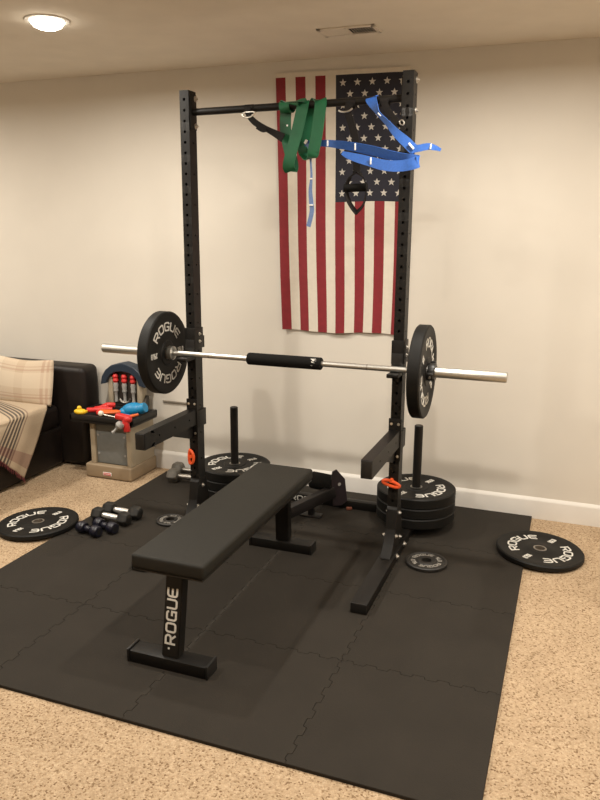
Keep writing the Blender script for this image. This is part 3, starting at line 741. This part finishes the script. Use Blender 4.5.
def barwrap(bm, x, w): ribbon(bm, [(x, yc+.0205*math.sin(a), PZ+.0205*math.cos(a)) for a in [k*PI/6 for k in range(13)]], w, .004, 3, [(1, 0, 0)]*13)
s1 = thing('webbing_strap', 'black webbing strap with metal buckle slanting from the bar to the green band', 'strap', (-.28, UYC, PZ))
b = BM(); barwrap(b, -.285, .045)
ribbon(b, [(-.285, yc-.024, 2.238), (-.279, -.868, 2.205), (-.242, -.868, 2.168), (-.189, -.866, 2.140), (-.137, -.864, 2.114), (-.098, -.868, 2.094)], [.03, .026, .03, .026, .034, .042], .005, 6); link('webbing', b, M['webblack'], s1)
b = BM(); ribbon(b, [(-.235, -.871, 2.150), (-.205, -.871, 2.134), (-.185, -.870, 2.132)], [.02, .022, .014], .004, 4); link('loose_end', b, M['webblack'], s1)
b = BM(); tube(b, [(-.318, -.867, 2.212), (-.300, -.868, 2.196), (-.270, -.870, 2.196), (-.245, -.868, 2.214), (-.262, -.866, 2.220), (-.300, -.866, 2.219)], .0042, 8, 4, True); link('buckle', b, M['zinc'], s1)

s2 = thing('strap_handle', 'black webbing strap with grip handle hanging from the bar before the flag stars', 'strap', (.27, UYC, PZ))
b = BM(); barwrap(b, .232, .045)
ribbon(b, [(.232, yc-.024, 2.235), (.222, -.866, 2.20), (.243, -.864, 2.14), (.262, -.863, 2.074), (.270, -.863, 1.985), (.271, -.863, 1.925)], .034, .005, 6); link('webbing', b, M['webblack'], s2)
b = BM(); ribbon(b, [(.268, -.862, 1.935), (.238, -.861, 1.905), (.222, -.860, 1.862), (.234, -.860, 1.800), (.268, -.860, 1.752), (.280, -.860, 1.752), (.310, -.860, 1.790), (.318, -.860, 1.862), (.302, -.861, 1.905), (.274, -.862, 1.935)], .026, .004, 6, [(0, .6, .8), (.5, .6, .5), (.3, 1, 0), (.4, .8, .3), (0, .7, .8), (0, .7, .8), (-.4, .8, .3), (-.3, 1, 0), (-.5, .6, .5), (0, .6, .8)])
link('foot_loop', b, M['webblack'], s2)
b = BM(); cyl(b, (.212, -.860, 1.858), (.322, -.860, 1.862), .019, seg=24); link('grip', b, M['padfoam'], s2)
b = BM(); tube(b, [(.178, -.866, 2.206), (.195, -.868, 2.199), (.225, -.870, 2.199), (.246, -.868, 2.212)], .0042, 8, 4); link('buckle', b, M['zinc'], s2)
b = BM(); ribbon(b, [(.250, -.868, 2.02), (.285, -.870, 2.00), (.300, -.870, 1.985)], [.02, .024, .012], .004, 4); link('strap_keeper', b, M['webblack'], s2)
s3 = thing('webbing_strap', 'short black webbing strap tied on the bar next to the right rack post', 'strap', (.40, UYC, PZ))
b = BM(); barwrap(b, .392, .040)
ribbon(b, [(.394, yc-.024, 2.232), (.404, -.866, 2.205), (.440, -.880, 2.166), (.480, -.900, 2.128), (.505, -.915, 2.10)], [.03, .03, .026, .022, .018], .004, 6); link('webbing', b, M['webblack'], s3)
b = BM(); tube(b, [(.478, -.905, 2.142), (.490, -.907, 2.146), (.500, -.908, 2.134), (.492, -.906, 2.124), (.480, -.905, 2.130)], .0032, 8, 4, True); link('buckle', b, M['zinc'], s3)

# ------------------------------------------------------------------ flag
flag = thing('wall_flag', 'American flag hung vertically on the wall behind the rack, stripes downward', 'flag', (-.08, -.006, 1.04))
FT, FB = 2.524, 1.040
def fpos(u, v, lift=0.):
    """u 0..1 left to right, v 0..1 top to bottom"""
    xl = -.489+.046*v; xr = .319-.001*v
    x = xl+(xr-xl)*u+.004*math.sin(7*v+3*u)*v
    z = FT+(FB-FT)*v+.006*math.sin(u*9+1)*v+ .010*u*v+ .012*(1-u)*(1-v)
    a = .25+.75*v
    y = -.013-a*.0065*(1+math.sin(u*24+2.1*v))-.004*v*math.sin(u*11-4*v)
    y -= .0016*sum(math.exp(-((v-c)/.012)**2) for c in (.333, .555, .777))
    return Vector((x, y-lift, z))
NU, NV = 13*5, 80
def cloth(bm, fn, nu, nv, th, matfn=None):
    t = bmesh.new(); fr = [[t.verts.new(fn(i/nu, j/nv, 0)) for j in range(nv+1)] for i in range(nu+1)]
    bk = [[t.verts.new(fn(i/nu, j/nv, -th)) for j in range(nv+1)] for i in range(nu+1)]
    for i in range(nu):
        for j in range(nv):
            f = t.faces.new((fr[i][j], fr[i][j+1], fr[i+1][j+1], fr[i+1][j])); g = t.faces.new((bk[i][j], bk[i+1][j], bk[i+1][j+1], bk[i][j+1]))
            if matfn: f.material_index = g.material_index = matfn((i+.5)/nu, (j+.5)/nv)
    for i in range(nu):
        t.faces.new((fr[i][0], fr[i+1][0], bk[i+1][0], bk[i][0])); t.faces.new((fr[i][nv], bk[i][nv], bk[i+1][nv], fr[i+1][nv]))
    for j in range(nv):
        t.faces.new((fr[0][j], bk[0][j], bk[0][j+1], fr[0][j+1])); t.faces.new((fr[nu][j], fr[nu][j+1], bk[nu][j+1], bk[nu][j]))
    bmesh.ops.recalc_face_normals(t, faces=t.faces)
    merge(bm, t)
CV = .474; CU = 6/13
def fm(u, v):
    if u > CU and v < CV: return 2
    return 0 if int(u*13) % 2 == 0 else 1
b = BM(); cloth(b, fpos, NU, NV, .0012, fm)
fl = link('cloth', b, M['flagred'], flag, ang=60, extra=(M['flagwhite'], M['flagblue'])); fl['_w'] = 1
b = BM(); cloth(b, lambda u, v, l: fpos(u, .0, l+.0008)+Vector((0, 0, 0.026*(1-v)-.002)), 40, 3, .004); link('header_band', b, M['flagwhite'], flag)
for r in range(11):
    n = 5 if r % 2 == 0 else 4
    for k in range(n):
        cu = CU+(1-CU)*((k+.5)/5+(0 if r % 2 == 0 else .1)); cv = CV*(r+.75)/11.5
        t = bmesh.new(); ring = []
        for q in range(10):
            a = PI/2+q*PI/5; rad = (.0225 if q % 2 == 0 else .0092)
            ring.append(t.verts.new(fpos(cu+rad*math.cos(a)/.808, cv-rad*math.sin(a)/1.5, .0009)))
        c = t.verts.new(fpos(cu, cv, .0011))
        for q in range(10): t.faces.new((c, ring[q], ring[(q+1) % 10]))
        bmesh.ops.recalc_face_normals(t, faces=t.faces); b = BM(); merge(b, t); link('star', b, M['star'], fl)

# ------------------------------------------------------------------ sofa
sofa = thing('sofa', 'dark brown leather sofa along the left side of the room', 'sofa', (-2.5, -1.2, 0))
SY = -2.6
b = BM(); bx(b, -3.0, -2.055, SY, -.205, .012, .30, .03, 4); link('base', b, M['leather'], sofa)
for y0, y1 in ((-1.40, -.225), (SY+.01, -1.41)):
    b = BM(); bx(b, -2.95, -2.045, y0, y1, .285, .455, .045, 5); link('seat_cushion', b, M['leather'], sofa)
    b = BM(); box(b, (-2.78, (y0+y1)/2, .64), (.24, abs(y1-y0)-.02, .46), Matrix.Rotation(math.radians(-10), 4, 'Y'), .07, 5); link('back_cushion', b, M['leather'], sofa)
b = BM(); bx(b, -3.05, -2.86, SY, -.05, .02, .80, .05, 4); link('back', b, M['leather'], sofa)
for y0, y1 in ((-.215, -.025), (SY-.19, SY)):
    b = BM(); bx(b, -3.02, -1.845, y0, y1, .012, .728, .045, 5); link('arm', b, M['leather'], sofa)

# plaid pillow leaning on the arm
TA = (.565, .455, .335)
plaid = band_mat('plaid_cloth', TA, [
    (0, [(.50, .62, (.46, .345, .24), .55), (.16, .28, (.66, .56, .43), .6), (.86, .90, (.40, .25, .18), .55), (.93, .96, (.40, .25, .18), .5)]),
    (1, [(.40, .74, (.66, .56, .43), .45), (.16, .20, (.40, .25, .18), .55), (.24, .26, (.40, .25, .18), .5), (.78, .82, (.40, .25, .18), .45), (.86, .88, (.40, .25, .18), .45)])])
def grid_obj(name, fn, nu, nv, th, m, parent=None, origin=None):
    me = bpy.data.meshes.new(name); vs = []; fs = []; uvs = []
    off = Vector(origin) if origin is not None else Vector(parent.location)
    idx = lambda s, i, j: s*(nu+1)*(nv+1)+i*(nv+1)+j
    for s in (0, 1):
        for i in range(nu+1):
            for j in range(nv+1): vs.append(Vector(fn(i/nu, j/nv, s))-off)
    for s in (0, 1):
        for i in range(nu):
            for j in range(nv):
                q = [(i, j), (i+1, j), (i+1, j+1), (i, j+1)]
                if s: q = q[::-1]
                fs.append([idx(s, *a) for a in q]); uvs.append([(a[0]/nu, a[1]/nv) for a in q])
    for i in range(nu):
        for j, fl_ in ((0, 0), (nv, 1)):
            q = [(0, i, j), (1, i, j), (1, i+1, j), (0, i+1, j)]
            if fl_: q = q[::-1]
            fs.append([idx(*a) for a in q]); uvs.append([(a[1]/nu, a[2]/nv) for a in q])
    for j in range(nv):
        for i, fl_ in ((0, 1), (nu, 0)):
            q = [(0, i, j), (1, i, j), (1, i, j+1), (0, i, j+1)]
            if fl_: q = q[::-1]
            fs.append([idx(*a) for a in q]); uvs.append([(a[1]/nu, a[2]/nv) for a in q])
    me.from_pydata([tuple(v) for v in vs], [], fs)
    uvl = me.uv_layers.new(name='UVMap'); k = 0
    for f in uvs:
        for uv in f: uvl.data[k].uv = uv; k += 1
    me.materials.append(m)
    bm = bmesh.new(); bm.from_mesh(me); bmesh.ops.remove_doubles(bm, verts=bm.verts, dist=1e-5); bmesh.ops.recalc_face_normals(bm, faces=bm.faces); bm.to_mesh(me); bm.free()
    for p in me.polygons: p.use_smooth = True
    o = bpy.data.objects.new(name, me); COL.objects.link(o)
    if parent is not None: o.parent = parent
    else: o.location = origin
    return o
def pillow(u, v, s):
    puff = (math.sin(PI*min(1, max(0, u)))**.45)*(math.sin(PI*v)**.45)
    x = -2.62+.575*u + .012*math.sin(PI*v)*(u-.5)
    z = .462+.305*v+.010*math.sin(PI*u*2+1)*v
    y = -.335+.075*v + (-1 if s == 0 else 1)*.055*puff
    return Vector((x+.010*(1-v), y, z))
po = grid_obj('throw_pillow', pillow, 36, 24, 0, plaid, None, (-2.33, -.30, .462))
tag(po, 'beige and tan plaid pillow leaning against the sofa arm', 'pillow')

# striped throw over the seat edge
dk = (.045, .035, .028)
throwm = band_mat('striped_throw', (.46, .36, .25), [(0, [(.40, .425, (.16, .10, .07), .7), (.46, .50, dk, .9), (.53, .57, dk, .9), (.60, .64, dk, .9), (.67, .71, dk, .9), (.74, .77, dk, .8)]),
    (1, [(.42, .47, (.33, .25, .17), .35), (.87, .94, (.16, .035, .035), .42)])], weave=260)
R_ = smooth_path([(-2.42, -.315, .461), (-2.13, -.315, .461), (-2.055, -.355, .459), (-2.030, -.430, .405), (-2.028, -.520, .26), (-2.024, -.672, .055)], 8)
L_ = smooth_path([(-2.78, -.34, .461), (-2.34, -.66, .461), (-2.06, -.83, .459), (-2.036, -.88, .440), (-2.030, -.93, .40), (-2.026, -.985, .345)], 8)
def throw(u, v, s):
    f = v*(len(R_)-1); k = min(int(f), len(R_)-2); t = f-k
    a = R_[k].lerp(R_[k+1], t); c = L_[k].lerp(L_[k+1], t); p = a.lerp(c, u)
    fold = .006*math.sin(u*17+v*3)*max(0, v-.35)+.004*math.sin(u*7)
    out = Vector((1, 0, 0)) if v > .5 else Vector((0, 0, 1))
    wv = min(1, max(0, (v-.35)/.25)); out = Vector((wv, 0, 1-wv)).normalized()
    return p+out*(.004+abs(fold)+(.006 if s == 0 else 0.))
th_ = thing('throw_blanket', 'beige throw with dark stripes draped over the sofa seat front', 'blanket', (-2.06, -.6, .46))
grid_obj('cloth', throw, 40, 60, 0, throwm, th_)
b = BM()
for k in range(26):
    u = k/25; p = throw(u, 1, 0); q = p+Vector((.002+.003*random.random(), -.004+.01*random.random(), -.028-.01*random.random()))
    tube(b, [p+Vector((-.002, 0, .004)), p*.5+q*.5+Vector((.003, 0, 0)), q], .0022, 5, 2)
fr = link('fringe', b, M['maroon'], th_); fr['kind'] = 'stuff'

# ------------------------------------------------------------------ toy workbench
tw = thing('toy_workbench', 'tan plastic toy workbench with black tray and navy arched top, between sofa and rack', 'toy workbench', (-1.6, -.19, 0))
b = BM(); bx(b, -1.760, -1.398, -.362, -.03, .003, .098, .012, 3); link('base', b, M['tanbase'], tw)
b = BM()
bx(b, -1.722, -1.405, -.310, -.045, .096, .398, .006)
bx(b, -1.724, -1.684, -.340, -.29, .096, .398, .008); bx(b, -1.438, -1.401, -.340, -.29, .096, .398, .008)
bx(b, -1.690, -1.435, -.335, -.29, .375, .398, .004)
link('cabinet', b, M['tan'], tw)
b = BM(); bx(b, -1.682, -1.440, -.326, -.311, .102, .374, .005); dr = link('door', b, M['greydoor'], tw)
for xx in (-1.665, -1.458):
    for zz in (.30, .17):
        b = BM(); cyl(b, (xx, -.326, zz), (xx, -.330, zz), .008, seg=14); link('hinge_knob', b, M['toygrey'], dr)
b = BM(); box(b, (-1.584, -.3635, .039), (.066, .003, .024), None, .001); bd = link('badge', b, M['tagwhite'], tw)
b = BM(); bx(b, -1.612, -1.556, -.3662, -.3652, .0300, .0480, .0004); link('badge_field', b, M['red'], bd)
b = BM()
for k in range(9): bx(b, -1.606+k*.0052, -1.603+k*.0052, -.3668, -.3662, .036, .042+(.003 if k in (0, 2, 4, 7) else 0))
link('badge_writing', b, M['tagwhite'], bd)
# tray
b = BM(); tx0, tx1, ty0, ty1 = -1.832, -1.342, -.405, -.090
bx(b, tx0, tx1, ty0, ty1, .394, .426, .010, 2)
for a in ((tx0, tx1, ty0, ty0+.022), (tx0, tx1, ty1-.022, ty1), (tx0, tx0+.022, ty0, ty1), (tx1-.022, tx1, ty0, ty1)): bx(b, *a, .405, .450, .006)
link('tray', b, M['blackplastic'], tw)
# back panel with arched roof
xc = -1.592
b = BM(); bx(b, xc-.138, xc-.096, -.100, -.035, .428, .655, .008); bx(b, xc+.096, xc+.138, -.100, -.035, .428, .655, .008)
bx(b, xc-.11, xc+.11, -.060, -.035, .428, .72, .004); link('back_frame', b, M['tan'], tw)
b = BM(); bx(b, xc-.098, xc+.098, -.082, -.061, .430, .712, .003); link('tool_panel', b, M['darkpanel'], tw)
b = BM()
outer = [(-.180, .600), (-.168, .655), (-.135, .705), (-.085, .742), (0, .762), (.085, .742), (.135, .705), (.168, .655), (.180, .600)]
inner = [(.130, .612), (.120, .645), (.098, .672), (.06, .694), (0, .703), (-.06, .694), (-.098, .672), (-.120, .645), (-.130, .612)]
prism(b, outer+inner, .095, frame((xc, -.030, 0), (1, 0, 0), (0, 0, 1)), .004); link('arched_roof', b, M['navy'], tw)
b = BM(); prism(b, [(-.145, .428), (-.06, .428), (-.04, .46), (-.04, .53), (-.06, .535)], .02, frame((xc+.139, 0, 0), (0, 1, 0), (0, 0, 1)), .003); link('side_wing', b, M['darkpanel'], tw)
b = BM(); bx(b, xc-.09, xc+.09, -.105, -.083, .452, .464, .003); link('tool_rack', b, M['blackplastic'], tw)

# hanging toy tools
def hang(x, label, k):
    t = thing('toy_screwdriver', label, 'toy tool', (x, -.100, .55), 'toy tools hanging on the workbench')
    b = BM(); lathe(b, [(0, .678), (.014, .678), (.021, .662), (.016, .648), (.021, .632), (.014, .618), (0, .618)], 16, Matrix.Translation((x, -.102, 0))); link('handle', b, M['red'], t)
    b = BM(); lathe(b, [(0, .618), (.015, .618), (.019, .60), (.015, .575), (.018, .56), (.011, .545), (.010, .50), (.012, .495), (.012, .482), (0, .480)], 16, Matrix.Translation((x, -.102, 0))); link('shank', b, M['toygrey'], t)
hang(xc-.068, 'toy tool with red handle and grey shank, leftmost of three on the workbench panel', 0)
hang(xc+.002, 'toy tool with red handle and grey shank, middle of three on the workbench panel', 1)
hang(xc+.072, 'toy tool with red handle and grey shank, rightmost of three on the workbench panel', 2)
b = BM(); tube(b, [(xc-.035, -.112, .505), (xc-.02, -.112, .488), (xc+.01, -.112, .482), (xc+.04, -.112, .492), (xc+.05, -.112, .512)], .0085, 10, 5)
tag(link('toy_wrench', b, M['silver'], None, (xc, -.112, .48)), 'grey curved toy wrench at the bottom of the workbench panel', 'toy tool')

# toys lying on the tray
tz = .432
t = thing('plastic_toy', 'yellow plastic toy at the left end of the workbench tray', 'toy', (-1.758, -.38, tz))
b = BM(); sphere(b, (-1.758, -.380, .464), (.047, .032, .020)); box(b, (-1.735, -.380, .466), (.05, .04, .018), None, .006); link('body', b, M['yellow'], t)
b = BM(); sphere(b, (-1.765, -.380, .488), (.016, .015, .016)); link('turret', b, M['yellow'], t)
t = thing('toy_pliers', 'red plastic toy pliers lying on the workbench tray behind the yellow toy', 'toy', (-1.66, -.29, tz))
b = BM(); tube(b, [(-1.735, -.335, .466), (-1.69, -.32, .468), (-1.64, -.295, .472), (-1.58, -.27, .470)], .017, 12, 5); link('handle', b, M['red'], t)
b = BM(); tube(b, [(-1.72, -.265, .460), (-1.67, -.275, .472), (-1.63, -.255, .492), (-1.59, -.225, .488)], .018, 12, 5); link('handle', b, M['red'], t)
b = BM(); sphere(b, (-1.635, -.27, .484), (.026, .022, .020)); link('pivot', b, M['red'], t)
t = thing('toy_saw', 'orange plastic toy saw lying across the middle of the workbench tray', 'toy', (-1.60, -.27, tz))
b = BM(); prism(b, [(-.075, -.028), (.06, -.010), (.085, .006), (.06, .020), (-.075, .028)], .016, Matrix.Translation((-1.57, -.318, .456)) @ Matrix.Rotation(.35, 4, 'Z') @ Matrix.Rotation(.25, 4, 'X'), .004); link('blade', b, M['toyorange'], t)
b = BM(); box(b, (-1.636, -.340, .462), (.035, .05, .028), Matrix.Rotation(.35, 4, 'Z'), .008); link('grip', b, M['red'], t)
t = thing('toy_hammer', 'toy stick with pearl ball head and grey shaft on the tray front', 'toy', (-1.60, -.395, .450))
b = BM(); sphere(b, (-1.588, -.390, .470), (.019, .019, .019)); link('head', b, M['pearl'], t)
b = BM(); tube(b, [(-1.578, -.392, .468), (-1.52, -.398, .462), (-1.445, -.402, .457)], .0055, 8, 4); link('shaft', b, M['silver'], t)
t = thing('toy_power_tool', 'bright blue plastic toy power tool lying on the right of the workbench tray', 'toy', (-1.44, -.24, tz))
b = BM(); sphere(b, (-1.430, -.250, .480), (.085, .050, .046), Matrix.Rotation(-.16, 4, 'Y')); sphere(b, (-1.482, -.258, .462), (.048, .04, .030)); link('body', b, M['toyblue'], t)
b = BM(); cyl(b, (-1.370, -.250, .490), (-1.335, -.248, .502), .037, .032, 20); link('nose', b, M['toyblue'], t)
b = BM(); tube(b, [(-1.51, -.27, .452), (-1.475, -.288, .444), (-1.43, -.292, .442)], .014, 10, 4); link('grip', b, M['toyblue'], t)
t = thing('toy_drill', 'red plastic toy drill with grey chuck hanging over the front edge of the tray', 'toy', (-1.41, -.42, .45))
b = BM(); box(b, (-1.400, -.418, .470), (.10, .050, .040), Matrix.Rotation(.10, 4, 'Y'), .014, 3); sphere(b, (-1.362, -.42, .460), (.030, .030, .027)); link('body', b, M['red'], t)
b = BM(); box(b, (-1.366, -.432, .418), (.042, .030, .085), Matrix.Rotation(-.1, 4, 'Y'), .010, 3); link('grip', b, M['red'], t)
b = BM(); lathe(b, [(0, 0), (.020, 0), (.026, .010), (.028, .026), (.020, .040), (.009, .046), (.008, .075), (.011, .08), (.011, .09), (0, .09)], 18, Matrix.Translation((-1.385, -.452, .440)) @ align((-.62, -.25, -.70))); link('chuck', b, M['toygrey'], t)
b = BM(); cyl(b, (-1.372, -.375, .466), (-1.335, -.335, .474), .011, .008, 14)
tag(link('toy_bit', b, M['toyorange'], None, (-1.355, -.355, .466)), 'small orange toy bit lying beside the red toy drill on the tray', 'toy')

# ------------------------------------------------------------------ dumbbells
def hexdb(label, c, ang, L, R, hl, hm, gm, group, seg=6, hr=.0145, cap=None):
    t = thing('dumbbell', label, 'dumbbell', (0, 0, 0), group); t['_local'] = 1
    for s in (-1, 1):
        b = BM(); cx = s*(L/2-hl/2)
        prof = [(0, -hl/2), (R*.72, -hl/2), (R, -hl/2+hl*.2), (R, hl/2-hl*.2), (R*.72, hl/2), (0, hl/2)]
        mtx = Matrix.Translation((cx, 0, R*(.866 if seg == 6 else 1))) @ Matrix.Rotation(PI/2, 4, 'Y') @ Matrix.Rotation(0, 4, 'Z')
        if seg == 6: mtx = mtx @ Matrix.Rotation(PI/2, 4, 'Z')
        lathe(b, prof, seg, mtx); bmesh.ops.bevel(b, geom=[e for e in b.edges if e.calc_length() > .01], offset=.003, segments=2, affect='EDGES')
        hd = link('head', b, hm, t, ang=40)
        if cap:
            b = BM(); cyl(b, (s*L/2-s*.001, 0, R), (s*(L/2+.0015), 0, R), R*.45, seg=20); link('end_disc', b, cap, hd)
    b = BM(); z = R*(.866 if seg == 6 else 1); tube(b, [(-L/2+hl-.004, 0, z), (-L*.12, 0, z), (0, 0, z), (L*.12, 0, z), (L/2-hl+.004, 0, z)], lambda q: hr*(1+.18*math.sin(PI*q)), 16, 4); link('handle', b, gm, t)
    t.location = (c[0], c[1], MT+.0003); t.rotation_euler = (0, 0, math.radians(ang)); return t
g1 = 'dumbbells at the left edge of the mat'
hexdb('navy vinyl dumbbell nearest the camera at the left mat edge', (-1.125, -1.192), -11, .160, .032, .055, M['navyvinyl'], M['navyvinyl'], g1, 24, .015, M['blackplastic'])
hexdb('navy vinyl dumbbell between its navy twin and the chrome handled pair', (-1.068, -1.118), -14, .160, .032, .055, M['navyvinyl'], M['navyvinyl'], g1, 24, .015, M['blackplastic'])
hexdb('black hex dumbbell with chrome handle, nearer of the pair beside the navy ones', (-1.108, -1.005), -3, .25, .043, .068, M['blackhex'], M['chrome'], g1)
hexdb('black hex dumbbell with chrome handle, farther of the pair at the mat edge', (-1.098, -.908), -1, .25, .043, .072, M['blackhex'], M['chrome'], g1)
g2 = 'grey dumbbells by the wall'
hexdb('grey hex dumbbell beside the left storage stack, nearer of two', (-1.030, -.262), 2, .27, .051, .075, M['greyhex'], M['silver'], g2)
hexdb('grey hex dumbbell beside the left storage stack, closest to the wall', (-1.068, -.138), 0, .27, .051, .075, M['greyhex'], M['silver'], g2)

for o in bpy.data.objects:
    for k in ('_local', '_w'):
        if k in o: del o[k]

# ------------------------------------------------------------------ camera
cam = bpy.data.cameras.new('camera'); co = bpy.data.objects.new('camera', cam); COL.objects.link(co)
cx_, cy_, cz_, yaw, pit, rol, fpx = 1.2847, -4.3131, 1.6802, .3579, -.2330, .0062, 731.03
F = Vector((-math.sin(yaw)*math.cos(pit), math.cos(yaw)*math.cos(pit), math.sin(pit)))
R0 = Vector((math.cos(yaw), math.sin(yaw), 0)); U0 = R0.cross(F)
R2 = R0*math.cos(rol)+U0*math.sin(rol); U2 = -R0*math.sin(rol)+U0*math.cos(rol)
mw = Matrix((R2, U2, -F)).transposed().to_4x4(); mw.translation = (cx_, cy_, cz_); co.matrix_world = mw
cam.sensor_fit = 'VERTICAL'; cam.sensor_height = 36; cam.sensor_width = 27; cam.lens = fpx/800*36; cam.clip_start = .05
sc.camera = co

w = bpy.data.worlds.new('world'); sc.world = w; w.use_nodes = True
w.node_tree.nodes['Background'].inputs['Color'].default_value = (.02, .018, .015, 1); w.node_tree.nodes['Background'].inputs['Strength'].default_value = .3
vs = sc.view_settings; vs.view_transform = 'Standard'; vs.look = 'None'; vs.gamma = 1; vs.use_curve_mapping = False; vs.exposure = .22
